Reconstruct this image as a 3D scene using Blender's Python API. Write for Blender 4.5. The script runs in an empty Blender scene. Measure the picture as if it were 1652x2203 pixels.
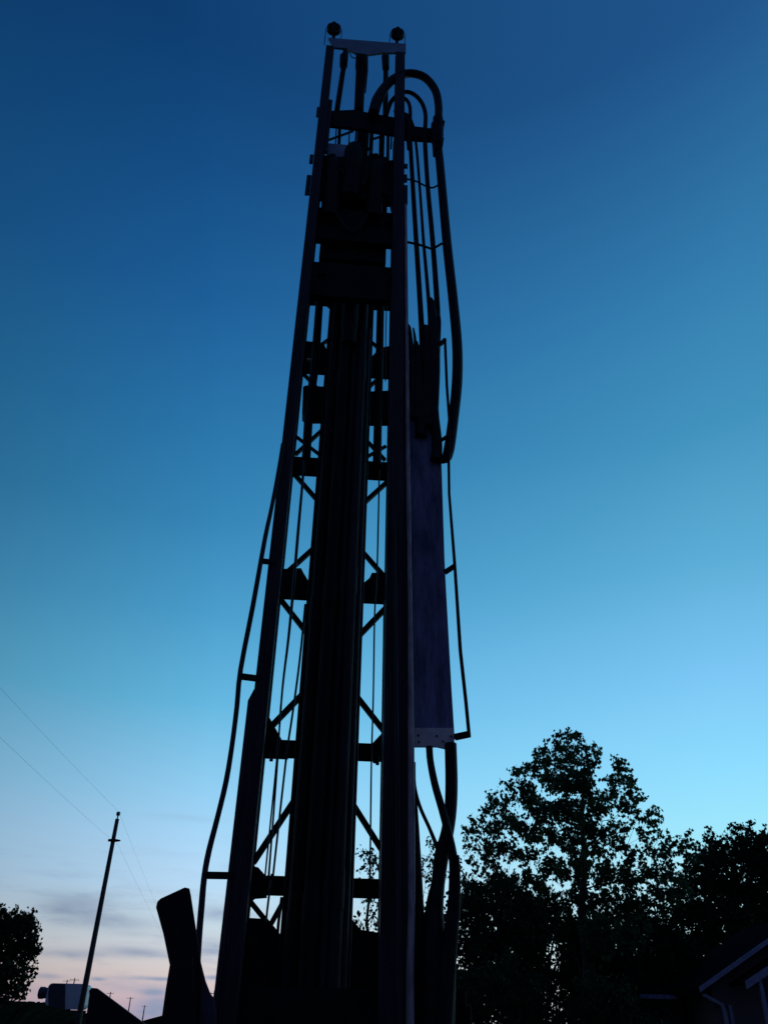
import bpy, bmesh, math, random
import numpy as np
from mathutils import Vector
random.seed(7); rng = np.random.default_rng(11)
SC = bpy.context.scene
COL = SC.collection

# ------------------------------------------------------------------ camera
f = 1700.0; CX, CY = 826.0, 1101.5; EYE = 1.6
_n = math.sqrt(54**2 + 2601**2 + 1700**2)
PITCH = math.asin(1700/_n); ROLL = math.asin(54/_n/math.cos(PITCH))
Fw = Vector((0, math.cos(PITCH), math.sin(PITCH)))
R0 = Vector((1, 0, 0)); U0 = Vector((0, -math.sin(PITCH), math.cos(PITCH)))
Rt = R0*math.cos(ROLL) + U0*math.sin(ROLL); Up = U0*math.cos(ROLL) - R0*math.sin(ROLL)
cam = bpy.data.cameras.new('camera'); co = bpy.data.objects.new('camera', cam); COL.objects.link(co)
from mathutils import Matrix
co.matrix_world = Matrix(((Rt.x, Up.x, -Fw.x, 0), (Rt.y, Up.y, -Fw.y, 0), (Rt.z, Up.z, -Fw.z, EYE), (0, 0, 0, 1)))
cam.sensor_fit = 'VERTICAL'; cam.sensor_height = 36; cam.lens = 36*f/2203
cam.clip_start = .05; cam.clip_end = 20000
SC.camera = co

PS = math.radians(3.9)                         # the mast is turned a little to the view
EU = Vector((math.cos(PS), math.sin(PS), 0)); EV = Vector((-math.sin(PS), math.cos(PS), 0)); EZ = Vector((0, 0, 1))
def ray(x, y): return Fw + Rt*((x-CX)/f) + Up*(-(y-CY)/f)
def uvh(x, y, v):                              # photo position at distance v -> mast coordinates
    d = ray(x, y); t = v/d.dot(EV); q = d*t
    return Vector((q.dot(EU), v, q.z + EYE))
def W(q): return EU*q[0] + EV*q[1] + EZ*q[2]   # mast coordinates -> world
def P(x, y, v): return W(uvh(x, y, v))
def pxr(x, y, v, w):                           # half of w photo pixels as metres at that distance
    d = ray(x, y); return .5*w*(v/d.dot(EV))/f

# ------------------------------------------------------------------ materials
def lin(c):
    return tuple((k/255/12.92 if k <= 10.3 else ((k/255+.055)/1.055)**2.4) for k in c)
def mat(name, c1, c2=None, rough=.6, scale=6, stretch=(1, 1, 1), metal=0, bump=.2, spec=.4, translucent=0):
    m = bpy.data.materials.new(name); m.use_nodes = True
    nt = m.node_tree; N = nt.nodes; L = nt.links; b = N['Principled BSDF']
    c2 = c2 or tuple(k*.6 for k in c1)
    tc = N.new('ShaderNodeTexCoord'); mp = N.new('ShaderNodeMapping'); mp.inputs['Scale'].default_value = stretch
    L.new(tc.outputs['Object'], mp.inputs[0])
    n = N.new('ShaderNodeTexNoise'); n.inputs['Scale'].default_value = scale; n.inputs['Detail'].default_value = 8; n.inputs['Roughness'].default_value = .65
    L.new(mp.outputs[0], n.inputs['Vector'])
    r = N.new('ShaderNodeValToRGB'); r.color_ramp.elements[0].position = .35; r.color_ramp.elements[1].position = .65
    r.color_ramp.elements[0].color = (*c2, 1); r.color_ramp.elements[1].color = (*c1, 1)
    L.new(n.outputs['Fac'], r.inputs[0]); L.new(r.outputs[0], b.inputs['Base Color'])
    b.inputs['Roughness'].default_value = rough; b.inputs['Metallic'].default_value = metal
    b.inputs['Specular IOR Level'].default_value = spec
    if bump:
        bp = N.new('ShaderNodeBump'); bp.inputs['Strength'].default_value = bump; bp.inputs['Distance'].default_value = .01
        n2 = N.new('ShaderNodeTexNoise'); n2.inputs['Scale'].default_value = scale*8; L.new(mp.outputs[0], n2.inputs['Vector'])
        L.new(n2.outputs['Fac'], bp.inputs['Height']); L.new(bp.outputs[0], b.inputs['Normal'])
    if translucent:
        t = N.new('ShaderNodeBsdfTranslucent'); L.new(r.outputs[0], t.inputs[0])
        mx = N.new('ShaderNodeMixShader'); mx.inputs[0].default_value = translucent
        L.new(b.outputs[0], mx.inputs[1]); L.new(t.outputs[0], mx.inputs[2]); L.new(mx.outputs[0], N['Material Output'].inputs['Surface'])
    return m
M = dict(
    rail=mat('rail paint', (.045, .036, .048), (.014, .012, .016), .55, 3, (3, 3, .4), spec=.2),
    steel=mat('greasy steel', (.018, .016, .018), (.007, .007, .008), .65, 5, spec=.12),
    pipe=mat('worn pipe', (.58, .50, .50), (.22, .19, .20), .5, 8, (2, 2, .5)),
    rubber=mat('hose rubber', (.026, .022, .024), (.008, .008, .009), .6, 9, spec=.15),
    tray=mat('blue grey tray paint', (.24, .25, .40), (.07, .075, .14), .6, 3.5, (3, 3, .6), spec=.2, bump=.5),
    plate=mat('bare alloy plate', (.74, .70, .68), (.55, .52, .52), .55, 14),
    beam=mat('grey beam paint', (.22, .34, .46), (.16, .25, .34), .6, 5),
    cable=mat('wire rope', (.03, .03, .04), (.01, .01, .012), .5, 60),
    panel=mat('dark red brown panel paint', (.030, .022, .022), (.016, .012, .013), .6, 3, spec=.1),
    wing=mat('violet grey panel paint', (.09, .08, .12), (.03, .026, .045), .6, 3, spec=.15),
    wood=mat('weathered pole wood', (.07, .055, .05), (.035, .03, .028), .8, 4, (4, 4, .3)),
    bark=mat('bark', (.05, .04, .03), (.02, .017, .013), .9, 9, (3, 3, .6)),
    leaf=mat('maple leaves', (.075, .13, .055), (.03, .065, .03), .6, 1.5, bump=0, translucent=.35, spec=.1),
    leafd=mat('dense dark leaves', (.028, .055, .025), (.012, .03, .014), .7, 1.5, bump=0, translucent=.1, spec=.05),
    grass=mat('grass', (.035, .05, .02), (.02, .03, .014), .9, 2),
    soil=mat('bank soil and grass', (.02, .024, .012), (.012, .012, .008), .95, .8, spec=0),
    tank=mat('pale tank', (.62, .72, .74), (.5, .6, .62), .5, 2),
    tankd=mat('dark tank end', (.05, .05, .07), (.03, .03, .045), .6, 3),
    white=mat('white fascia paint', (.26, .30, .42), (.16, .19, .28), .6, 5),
    shingle=mat('dark shingles', (.016, .018, .020), (.008, .009, .012), .95, 12, (1, 1, 3), spec=0),
    siding=mat('dim house siding', (.10, .09, .09), (.08, .07, .07), .8, 3, (.3, .3, 8)),
    glass=mat('window glass', (.02, .02, .025), (.015, .015, .02), .1, 3, bump=0, spec=.6),
    tyre=mat('tyre rubber', (.02, .02, .02), (.012, .012, .012), .85, 10),
    insul=mat('insulator glass', (.10, .12, .14), (.06, .07, .09), .3, 10),
)

# ------------------------------------------------------------------ mesh builder (mast coordinates in, world out)
class MB:
    def __init__(s): s.v = []; s.f = []; s.sm = []
    def add(s, vs, fs, smooth=False):
        k = len(s.v); s.v += [tuple(a) for a in vs]; s.f += [tuple(i+k for i in q) for q in fs]; s.sm += [smooth]*len(fs)
    def box(s, u0, u1, v0, v1, h0, h1):        # box with small chamfered vertical edges
        c = min(.006, .2*abs(u1-u0), .2*abs(v1-v0))
        ring = [(u0+c, v0), (u1-c, v0), (u1, v0+c), (u1, v1-c), (u1-c, v1), (u0+c, v1), (u0, v1-c), (u0, v0+c)]
        s.add([W((a, b, h0)) for a, b in ring] + [W((a, b, h1)) for a, b in ring],
              [tuple(range(7, -1, -1)), tuple(range(8, 16))] + [(i, (i+1) % 8, (i+1) % 8+8, i+8) for i in range(8)])
        return s
    def prism(s, pts, v0, v1):                 # outline given as (u, h) pairs, extruded in depth
        n = len(pts)
        s.add([W((a, v0, b)) for a, b in pts] + [W((a, v1, b)) for a, b in pts],
              [tuple(range(n)), tuple(range(2*n-1, n-1, -1))] + [(i, i+n, (i+1) % n+n, (i+1) % n) for i in range(n)])
        return s
    def pprism(s, pix, v0, v1):                # the same, outline read at distance v0
        return s.prism([(q.x, q.z) for q in (uvh(x, y, v0) for x, y in pix)], v0, v1)
    def tube(s, pts, r, n=10, square=False, rad=None):   # pts in world
        pts = [Vector(p) for p in pts]; m = len(pts)
        if square: n = 4
        up = None; vs = []
        for i, p in enumerate(pts):
            t = (pts[min(i+1, m-1)] - pts[max(i-1, 0)]).normalized()
            if up is None: up = Vector((0, 1, 0)) if abs(t.y) < .9 else Vector((1, 0, 0))
            a = (up - t*up.dot(t)).normalized(); b = t.cross(a); up = a
            rr = rad[i] if rad else r
            for k in range(n):
                an = 2*math.pi*(k+.5)/n
                q = rr*(1.414 if square else 1)
                vs.append(p + a*math.cos(an)*q + b*math.sin(an)*q)
        fs = [(i*n+k, i*n+(k+1) % n, (i+1)*n+(k+1) % n, (i+1)*n+k) for i in range(m-1) for k in range(n)]
        s.add(vs, fs, not square)
        s.add(vs[:n], [tuple(range(n-1, -1, -1))]); s.add(vs[-n:], [tuple(range(n))])
        return s
    def build(s, name, m, parent=None):
        me = bpy.data.meshes.new(name); off = parent_root(parent)
        me.from_pydata([(a-off.x, b-off.y, c-off.z) for a, b, c in s.v], [], s.f)
        me.polygons.foreach_set('use_smooth', s.sm)
        bm = bmesh.new(); bm.from_mesh(me); bmesh.ops.recalc_face_normals(bm, faces=bm.faces); bm.to_mesh(me); bm.free()
        o = bpy.data.objects.new(name, me); COL.objects.link(o); me.materials.append(M[m])
        if parent is not None: o.parent = parent
        return o
def parent_root(p):
    if p is None: return Vector((0, 0, 0))
    while p.parent is not None: p = p.parent
    return p.location
def tag(o, label, cat, group=None):
    o['label'] = label; o['category'] = cat
    if group: o['group'] = group
    return o
def thing(name, label, cat, loc, group=None):
    o = bpy.data.objects.new(name, None); COL.objects.link(o); o.location = loc; o.empty_display_size = .3
    return tag(o, label, cat, group)
def struct(o): o['kind'] = 'structure'; return o
def catmull(pts, k=6):
    pts = [Vector(p) for p in pts]; q = [pts[0]*2-pts[1]] + pts + [pts[-1]*2-pts[-2]]; out = []
    for i in range(1, len(q)-2):
        a, b, c, d = q[i-1:i+3]
        for j in range(k):
            t = j/k
            out.append(.5*((2*b) + (c-a)*t + (2*a-5*b+4*c-d)*t*t + (3*b-a-3*c+d)*t**3))
    out.append(pts[-1]); return out
def hose(pix, v, w, k=6, square=False, n=10):  # pix: photo positions, v: distance (number or list), w: width(s) in photo px
    vv = v if isinstance(v, (list, tuple)) else [v]*len(pix)
    ww = w if isinstance(w, (list, tuple)) else [w]*len(pix)
    pts = [P(x, y, a) for (x, y), a in zip(pix, vv)]
    rr = [pxr(x, y, a, b) for (x, y), a, b in zip(pix, vv, ww)]
    if len(pts) > 2 and k > 1:
        cp = catmull(pts, k); m = len(cp); rad = []
        for i in range(m):
            t = i/k; j = min(int(t), len(rr)-2); rad.append(rr[j] + (rr[j+1]-rr[j])*(t-j))
        return MB().tube(cp, 0, n=n, rad=rad)
    return MB().tube(pts, 0, n=n, rad=rr, square=square)

# ================================================================== SETTING
g = MB(); S = 6000
g.add([(-S, -S, 0), (S, -S, 0), (S, S, 0), (-S, S, 0)], [(0, 1, 2, 3)]); struct(g.build('ground', 'grass'))
# low bank beyond the pole
bk = MB(); top = [(-420, 2128), (-200, 2140), (-60, 2148), (20, 2152), (60, 2154), (95, 2156), (112, 2165), (150, 2172), (185, 2180), (200, 2184), (222, 2200), (250, 2214)]
vs = []; 
prof = [uvh(x, y, 38) for x, y in top]
fine = []
for i in range(len(prof)-1):
    for j in range(8):
        q = prof[i].lerp(prof[i+1], j/8); fine.append(q)
fine.append(prof[-1])
for q in fine:
    zt = max(.05, q.z + random.uniform(-.03, .03))
    for dv, k in ((-6, 0), (-4, .45), (-2, .85), (0, 1), (2, .8), (5, .3), (8, 0)):
        vs.append(W((q.x + random.uniform(-.1, .1), 38+dv, zt*k - (.05 if k == 0 else 0))))
bk.add(vs, [(i*7+j, i*7+j+1, (i+1)*7+j+1, (i+1)*7+j) for i in range(len(fine)-1) for j in range(6)], True)
struct(bk.build('bank', 'soil'))

# ================================================================== DRILL RIG
rig = thing('drill_rig', 'tall dark drilling rig with a lattice mast standing upright in the middle', 'drill rig', W((0, 5.9, 0)))
def part(mb, name, m, parent=None, label=None):
    o = mb.build(name, m, parent or rig)
    if label: o['label'] = label
    return o
TOPH = 12.62; VF = 5.5; VR = 6.34
# front rails: channels with flanges
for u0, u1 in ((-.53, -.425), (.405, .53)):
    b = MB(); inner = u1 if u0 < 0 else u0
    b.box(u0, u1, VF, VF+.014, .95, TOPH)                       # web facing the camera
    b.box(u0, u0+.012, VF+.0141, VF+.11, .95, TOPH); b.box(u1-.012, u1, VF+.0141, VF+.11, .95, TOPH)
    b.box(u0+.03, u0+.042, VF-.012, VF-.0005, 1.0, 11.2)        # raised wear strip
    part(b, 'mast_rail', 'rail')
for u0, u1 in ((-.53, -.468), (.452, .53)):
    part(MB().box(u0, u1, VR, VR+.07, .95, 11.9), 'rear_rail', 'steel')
# lower sleeves round the foot of the front rails
b = MB().box(-.566, -.5305, VF-.01, VF+.12, .9, 3.53); b.prism([(-.566, 3.53), (-.5305, 3.53), (-.5305, 3.62)], VF-.01, VF+.12)
part(b, 'rail_sleeve', 'rail')
q_ = [(q.x, q.z) for q in (uvh(x, y, VF+.02) for x, y in ((872.5, 436), (873, 560), (876, 800), (879, 1000), (883, 1300), (886, 1560), (888, 1800), (888, 2240)))]
part(MB().prism([(.5305, q_[0][1])] + q_ + [(.5305, q_[-1][1])], VF+.02, VF+.12), 'outer_flange', 'rail')
part(MB().box(-.425, -.378, VF+.02, VF+.06, 10.25, 11.35), 'rail_liner', 'rail')
# side lacing between front and rear rails
for i in range(9):
    h0 = 1.3 + i*1.27
    for u in (-.50, .49):
        a, c = (h0, h0+1.2) if i % 2 else (h0+1.2, h0)
        part(MB().tube([W((u, VF+.10, a)), W((u, VR+.01, c))], .018, square=True), 'side_brace', 'steel')
        part(MB().box(u-.02, u+.02, VF+.11, VR, h0-.02, h0+.02), 'side_strut', 'steel')
# rear crossbars  (left px x, y top, y bottom, right y top, y bottom)
def crossbar(yl0, yl1, yr0, yr1, xl=600, xr=810, v=VR-.03, d=.08, name='crossbar'):
    a = uvh(xl, yl0, v); b_ = uvh(xl, yl1, v); c = uvh(xr, yr0, v); e = uvh(xr, yr1, v)
    hh = (a.z+c.z)/2; hl = (b_.z+e.z)/2
    part(MB().box(-.468, .452, v, v+d, hl, hh), name, 'steel')
for args in ((1886, 1926, 1888, 1928, 580, 800), (1593, 1627, 1598, 1631, 610, 800), (1256, 1282, 1264, 1291, 630, 805),
             (983, 1014, 993, 1024, 655, 810), (762, 796, 770, 804, 680, 815), (627, 647, 640, 656, 680, 810)):
    crossbar(*args)
# rear diagonals
def diag(x0, y0, x1, y1, w=10, v=VR+.03):
    part(MB().tube([P(x0, y0, v), P(x1, y1, v)], (pxr(x0, y0, v, w)+pxr(x1, y1, v, w))/2, square=True), 'diagonal_brace', 'steel')
for q in ((690, 1636, 545, 1856, 12), (700, 1636, 832, 1846, 12), (600, 1285, 830, 1578, 11), (832, 1306, 585, 1562, 11, VR+.065),
          (628, 1014, 826, 1240, 9), (832, 1038, 615, 1234, 9, VR+.06), (645, 796, 828, 990, 7), (830, 800, 636, 978, 7, VR+.06),
          (688, 642, 815, 750, 6), (818, 650, 686, 746, 6, VR+.06), (638, 940, 700, 988, 6), (760, 1000, 830, 960, 6), (535, 1935, 612, 2030, 11), (618, 1925, 560, 2030, 10)):
    diag(*q)
# corner gussets and pipe brackets on the crossbars
for pix in ([(570, 1530), (577, 1538), (607, 1592), (620, 1630), (570, 1628)], [(836, 1560), (826, 1572), (800, 1600), (797, 1632), (836, 1634)],
            [(600, 1224), (648, 1222), (653, 1232), (664, 1250), (664, 1283), (596, 1282)], [(836, 1232), (800, 1232), (795, 1243), (782, 1254), (782, 1290), (836, 1292)],
            [(655, 733), (696, 738), (702, 750), (708, 764), (706, 795), (648, 792)], [(846, 742), (812, 750), (808, 758), (797, 770), (797, 803), (846, 806)],
            [(540, 1862), (556, 1866), (572, 1884), (574, 1930), (548, 1932), (538, 1940)], [(833, 1870), (826, 1874), (818, 1888), (816, 1930), (835, 1932)],
            [(664, 622), (712, 622), (712, 650), (660, 650)], [(848, 630), (797, 632), (797, 660), (848, 660)],
            [(672, 565), (700, 565), (700, 600), (668, 600)]):
    part(MB().pprism(pix, VR-.09, VR-.035), 'gusset_plate', 'steel')
for pix in ([(652, 832), (658, 829), (702, 832), (702, 895), (656, 895), (650, 888)], [(796, 842), (838, 840), (838, 900), (794, 900)]):
    part(MB().pprism(pix, 6.0, 6.12), 'guide_block', 'steel')
# small bolts hanging under the crossbar
for x, y in ((584, 1632), (806, 1636), (812, 1640)):
    q = uvh(x, y, 6.2); part(MB().tube([W((q.x, 6.2, q.z-.02)), W((q.x, 6.2, q.z+.05))], .014, 6), 'bolt', 'steel')
# feed cylinders inside the truss
part(hose([(688, 640), (681, 740), (676, 800), (665, 880), (659, 985)], 6.0, [16, 18, 18, 19, 19], 1, n=16), 'feed_cylinder', 'steel')
part(hose([(819, 640), (817, 740), (815, 820), (813, 900), (811, 1000)], 6.0, [16, 17, 18, 18, 19], 1, n=16), 'feed_cylinder', 'steel')
# cables, chains and thin hoses hanging in the side gaps
for pix, w in (([(656, 980), (649, 1060), (641, 1150), (630, 1280), (620, 1380), (608, 1480), (597, 1620), (570, 1890)], [6, 6, 7, 7, 6, 5, 4, 4]),
               ([(628, 1285), (618, 1400), (604, 1520), (598, 1630), (578, 1890)], [3, 3, 4, 4, 5]),
               ([(657, 1300), (645, 1420), (629, 1540), (616, 1630), (587, 1890)], [5, 5, 5, 5, 5]),
               ([(816, 1010), (814, 1110), (811, 1230), (806, 1320), (803, 1500), (799, 1640), (796, 1890)], [3.5, 4, 4, 4, 4, 4, 4.5]),
               ([(832, 640), (830, 720), (829, 820)], [2.5, 2.5, 2.5]),
               ([(826, 1290), (824, 1450), (821, 1620)], [3, 4, 4]),
               ([(833, 1640), (829, 1800), (826, 1990)], [7, 9, 9]),
               ([(585, 1880), (575, 1960), (568, 2030)], [5, 5, 5]), ([(607, 1930), (600, 1980), (596, 2030)], [8, 7, 7])):
    part(hose(pix, 6.12, w, 4, n=8), 'feed_cable', 'cable')
# centre column: guide channels, drill rods, kelly
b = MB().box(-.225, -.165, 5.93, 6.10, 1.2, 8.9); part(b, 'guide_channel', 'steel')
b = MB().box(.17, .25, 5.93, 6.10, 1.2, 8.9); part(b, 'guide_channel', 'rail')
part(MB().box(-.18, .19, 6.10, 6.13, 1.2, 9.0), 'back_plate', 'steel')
for u, r, v, m_, h1 in ((-.135, .052, 5.9, 'steel', 8.6), (-.03, .058, 5.84, 'steel', 8.4), (.07, .05, 5.92, 'rail', 8.5), (.142, .045, 5.85, 'rail', 8.5)):
    o = part(MB().tube([W((u, v, 1.1)), W((u, v, h1))], r, 20), 'drill_rod', m_)
    for k in range(3):
        h = 2.1 + k*2.35 + u
        part(MB().tube([W((u, v, h)), W((u, v, h+.02)), W((u, v, h+.26)), W((u, v, h+.28))], r, 20, rad=[r*1.0, r*1.12, r*1.12, r]), 'rod_joint', m_, o)
part(MB().tube([W((.205, 5.86, 1.2)), W((.205, 5.86, 7.7))], .02, 12), 'grease_line', 'rail')

# ---------------- rotary head (travelling drive) between the rails
head = MB()
def pb(x0, x1, y0, y1, v0, v1, mb=None, ref=None):   # box whose front face covers this photo rectangle
    a = uvh(x0, y0, v0); c = uvh(x1, y1, v0); e = uvh(x0, y1, v0); d = uvh(x1, y0, v0)
    m = (mb or MB()); return m.box((a.x+e.x)/2, (c.x+d.x)/2, v0, v1, (e.z+c.z)/2, (a.z+d.z)/2)
part(pb(697, 833, 332, 560, 5.69, 6.1), 'gearbox', 'steel')
part(pb(684, 852, 340, 427, 5.60, 5.68), 'carriage_plate', 'steel')
part(pb(676, 852, 452, 518, 5.60, 5.68), 'carriage_plate', 'steel')
part(pb(664, 852, 569, 640, 5.60, 5.68), 'carriage_plate', 'steel')
part(pb(702, 757, 310, 345, 5.64, 5.68), 'deck_plate', 'beam')
for x, y0, y1, w in ((722, 345, 470, 34), (815, 350, 470, 34), (765, 315, 430, 40)):
    part(hose([(x, y0), (x-4, y0+12), (x-6, (y0+y1)/2), (x-12, y1)], 5.58, [w*.6, w, w, w*1.05], 2, n=20), 'hydraulic_motor', 'steel')
for x, y in ((712, 336), (790, 322), (838, 350), (745, 338), (805, 335), (700, 470), (832, 480), (848, 470), (690, 590), (838, 600)):
    q = uvh(x, y, 5.57); part(MB().tube([W((q.x-.02, 5.57, q.z)), W((q.x+.03, 5.57, q.z+.02)), W((q.x+.04, 5.63, q.z+.08))], .022, 8), 'hose_fitting', 'steel')
part(MB().tube([W((.0, 5.8, 7.4)), W((.0, 5.8, 7.75)), W((0, 5.8, 8.0))], .1, 20, rad=[.075, .09, .09]), 'spindle', 'steel')
# cluster of short hoses between motors
for pix, w in (([(705, 380), (718, 362), (740, 372), (752, 410)], 7), ([(780, 400), (795, 372), (818, 380), (830, 420)], 7), ([(720, 460), (760, 500), (800, 450)], 8),
               ([(690, 425), (694, 436), (692, 458)], 5), ([(845, 432), (842, 445), (846, 465)], 6)):
    part(hose(pix, 5.5+.04, w, 6), 'jumper_hose', 'rubber')
# crosshead above the drive, with its frame
part(MB().pprism([(704, 236), (716, 238), (760, 236), (868, 256), (868, 292), (770, 276), (702, 268)], 5.62, 5.66), 'crosshead', 'steel')
part(MB().pprism([(862, 268), (946, 278), (946, 296), (862, 290)], 5.62, 5.70), 'hose_arm', 'steel')
part(MB().pprism([(866, 238), (876, 244), (884, 262), (884, 282), (866, 282)], 5.60, 5.66), 'arm_gusset', 'steel')
for pix, w, m_ in (([(724, 270), (720, 345)], 3, 'cable'), ([(752, 275), (750, 325)], 3, 'cable'), ([(767, 272), (763, 332)], 4, 'cable'), ([(731, 270), (728, 345)], 7, 'steel'),
                   ([(800, 275), (797, 340)], 9, 'steel'), ([(822, 278), (820, 350)], 12, 'steel'), ([(835, 284), (834, 352)], 7, 'steel'), ([(843, 284), (841, 320)], 4, 'cable'), ([(782, 275), (778, 340)], 26, 'steel')):
    part(hose(pix, 5.9, w, 1, n=14), 'tie_rod', m_)
part(MB().tube([P(700, 304, 6.3), P(760, 282, 6.3)], .012, square=True), 'diagonal_brace', 'steel')
part(MB().tube([P(800, 300, 6.3), P(826, 292, 6.3)], .012, square=True), 'diagonal_brace', 'steel')
# rods from the crosshead to the mast top
part(hose([(744, 108), (741, 132), (738, 152), (725, 238)], 5.85, [12, 15, 11, 12], 1, n=16), 'lift_rod', 'steel')
part(hose([(740, 122), (739, 142)], 5.85, [18, 17], 1, n=12), 'rod_clevis', 'steel')
part(hose([(779, 112), (777, 145), (776, 152), (772, 240)], 5.85, [26, 26, 21, 21], 1, n=20), 'lift_cylinder', 'steel')
part(hose([(790, 118), (789, 150), (786, 200), (825, 240)][:3], 5.82, [4, 6, 3], 1), 'cylinder_port_line', 'cable')
part(hose([(829, 114), (829, 132), (830, 150), (829, 250)], 5.85, [12, 15, 11, 12], 1, n=16), 'lift_rod', 'steel')
part(hose([(829, 122), (830, 148)], 5.83, [17, 15], 1, n=12), 'rod_clevis', 'steel')
part(hose([(751, 110), (757, 123), (765, 125)], 5.84, 2.5, 4), 'cylinder_port_line', 'cable')
# top crown beam and sheaves
part(MB().pprism([(706, 81), (873, 94), (873, 112), (821, 113), (790, 117), (764, 113), (746, 104), (716, 101)], 5.62, 5.65), 'crown_beam', 'beam')
for (x, y, r) in ((718.5, 62, 13.5), (855, 73, 13)):
    q = uvh(x, y, 5.66); R_ = pxr(x, y, 5.66, 2*r)*1.12
    sh = MB().tube([W((q.x, 5.60+k, q.z)) for k in (0, .015, .035, .055, .065, .075, .095, .115, .13)], R_, 28, rad=[R_*k for k in (.62, .88, 1, .97, .8, .97, 1, .88, .62)])
    o = part(sh, 'sheave', 'steel')
    br = MB().box(q.x-.022, q.x+.022, 5.575, 5.59, q.z-R_*2.6, q.z+.03); br.box(q.x-.022, q.x+.022, 5.75, 5.765, q.z-R_*2.6, q.z+.03)
    part(br, 'sheave_bracket', 'steel', o)
    rr = R_*1.12
    hp = [Vector((q.x-rr, 5.677, q.z-R_*4.2))] + [Vector((q.x+math.cos(a)*rr, 5.677, q.z+math.sin(a)*rr)) for a in [math.pi*(1-k/14) for k in range(15)]] + [Vector((q.x+rr, 5.677, q.z-R_*4.2))]
    part(MB().tube([W(k) for k in hp], .006, 6), 'lift_cable', 'cable')
for pix in ([(716, 108), (722, 108), (716, 235), (711, 235)],):
    pass
# lugs on the outer edges of the rails
for x0, x1, y0, y1 in ((681, 690, 230, 250), (666, 674, 332, 350), (658, 668, 376, 418), (868, 877, 352, 360), (868, 876, 375, 390), (868, 877, 398, 438)):
    part(pb(x0, x1, y0, y1, VF+.02, VF+.04), 'rail_lug', 'rail')
for x, y in ((665, 772), (673, 627)):       # pale stickers glimpsed on the side of the crossbars
    part(pb(x-4, x+4, y-2, y+2, 6.2, 6.24), 'hose_tag', 'plate')

# ---------------- hoses on the right of the mast
part(hose([(803, 245), (812, 215), (828, 188), (850, 168), (880, 158), (912, 166), (935, 192), (943, 225), (943, 262)], 5.55, [24, 24, 20, 18, 17, 17, 17, 17, 17], 6, n=18), 'feed_hose', 'rubber')
part(hose([(830, 250), (842, 218), (862, 201), (882, 199), (903, 215), (915, 245), (914, 300), (920, 400), (929, 500), (936, 590), (941, 680), (938, 760)], 5.62, [10, 9, 9, 9, 9, 9, 10, 10, 11, 12, 13, 14], 5, n=14), 'feed_hose', 'rubber')
part(hose([(850, 240), (862, 216), (872, 213), (882, 232), (882, 290), (888, 400), (896, 530), (903, 640), (908, 730), (910, 800)], 5.66, [8, 8, 8, 8, 9, 10, 11, 12, 13, 14], 5, n=14), 'feed_hose', 'rubber')
part(hose([(862, 250), (874, 245), (888, 268), (896, 320), (904, 420), (911, 520), (918, 600), (924, 680), (926, 760)], 5.64, [5, 5, 6, 6, 6, 7, 8, 9, 10], 5, n=12), 'feed_hose', 'rubber')
part(hose([(869, 255), (876, 262), (880, 320)], 5.6, [12, 12, 10], 4), 'hose_fitting', 'steel')
part(hose([(941, 310), (946, 350), (953, 430), (962, 530), (974, 640), (983, 740), (983, 820), (975, 900), (966, 965), (958, 990)], 5.55, [18, 18, 19, 20, 21, 22, 23, 23, 24, 20], 5, n=20), 'supply_pipe', 'rubber')
part(hose([(967, 972), (962, 984), (950, 990), (938, 984)], 5.55, [18, 20, 16, 14], 4, n=16), 'supply_pipe_elbow', 'rubber')
part(MB().pprism([(928, 263), (955, 258), (957, 262), (952, 276), (953, 296), (955, 297), (951, 322), (934, 318), (932, 292), (928, 280)], 5.50, 5.62), 'pipe_clamp', 'steel')
part(hose([(942, 255), (942, 285), (942, 312)], 5.54, [22, 24, 22], 1, n=18), 'swivel_joint', 'steel')
part(hose([(870, 384), (895, 390), (915, 400), (930, 404), (943, 398)], 5.56, 4, 4), 'hose_clamp_bar', 'steel')
part(hose([(872, 520), (900, 526), (930, 536), (950, 524)], 5.56, 5.5, 1), 'hose_clamp_bar', 'steel')
# bundle of hose ends standing out of the tray
bund = MB()
for pix, w in (([(876, 698), (880, 712), (886, 780), (884, 900)], [7, 11, 13, 20]), ([(889, 706), (893, 735), (895, 800), (896, 900)], [4, 7, 14, 22]), ([(896, 735), (900, 760), (904, 860), (905, 940)], [5, 10, 20, 26]),
               ([(924, 641), (928, 655), (932, 720), (932, 800), (928, 900)], [7, 15, 27, 30, 30]), ([(944, 682), (943, 700), (939, 760), (934, 850), (936, 930)], [8, 12, 16, 18, 22]),
               ([(914, 702), (916, 720), (920, 800), (918, 920)], [12, 18, 24, 30])):
    part(hose(pix, 5.56, w, 4, n=12), 'hose_bundle', 'rubber')
part(hose([(934, 780), (932, 860), (940, 950), (938, 990)], 5.54, [8, 18, 22, 26], 4, n=12), 'hose_bundle', 'rubber')
# long tray
tr = [(878, 905), (946, 905), (950, 1010), (956, 1200), (963, 1350), (971, 1480), (978, 1590), (888, 1590), (886, 1480), (882, 1200)]
part(MB().pprism(tr, 5.58, 5.595), 'hose_tray', 'tray')
a = [uvh(x, y, 5.58) for x, y in ((946, 905), (956, 1200), (978, 1600))]
part(MB().tube([W(a[0]+Vector((0, .06, 0))), W(a[1]+Vector((0, .06, 0))), W(a[2]+Vector((0, .06, 0)))], .008, square=True), 'tray_edge', 'tray')
part(MB().pprism([(889, 1566), (975, 1566), (979, 1620), (958, 1611), (940, 1607), (889, 1607)], 5.555, 5.572), 'tray_end_plate', 'plate')
for x, y in ((900, 1582), (939, 1583), (970, 1584), (901, 1596), (953, 1595)):
    q = uvh(x, y, 5.55); rr = .007
    part(MB().tube([W((q.x, 5.545, q.z)), W((q.x, 5.556, q.z))], rr, 8), 'bolt', 'steel')
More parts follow.
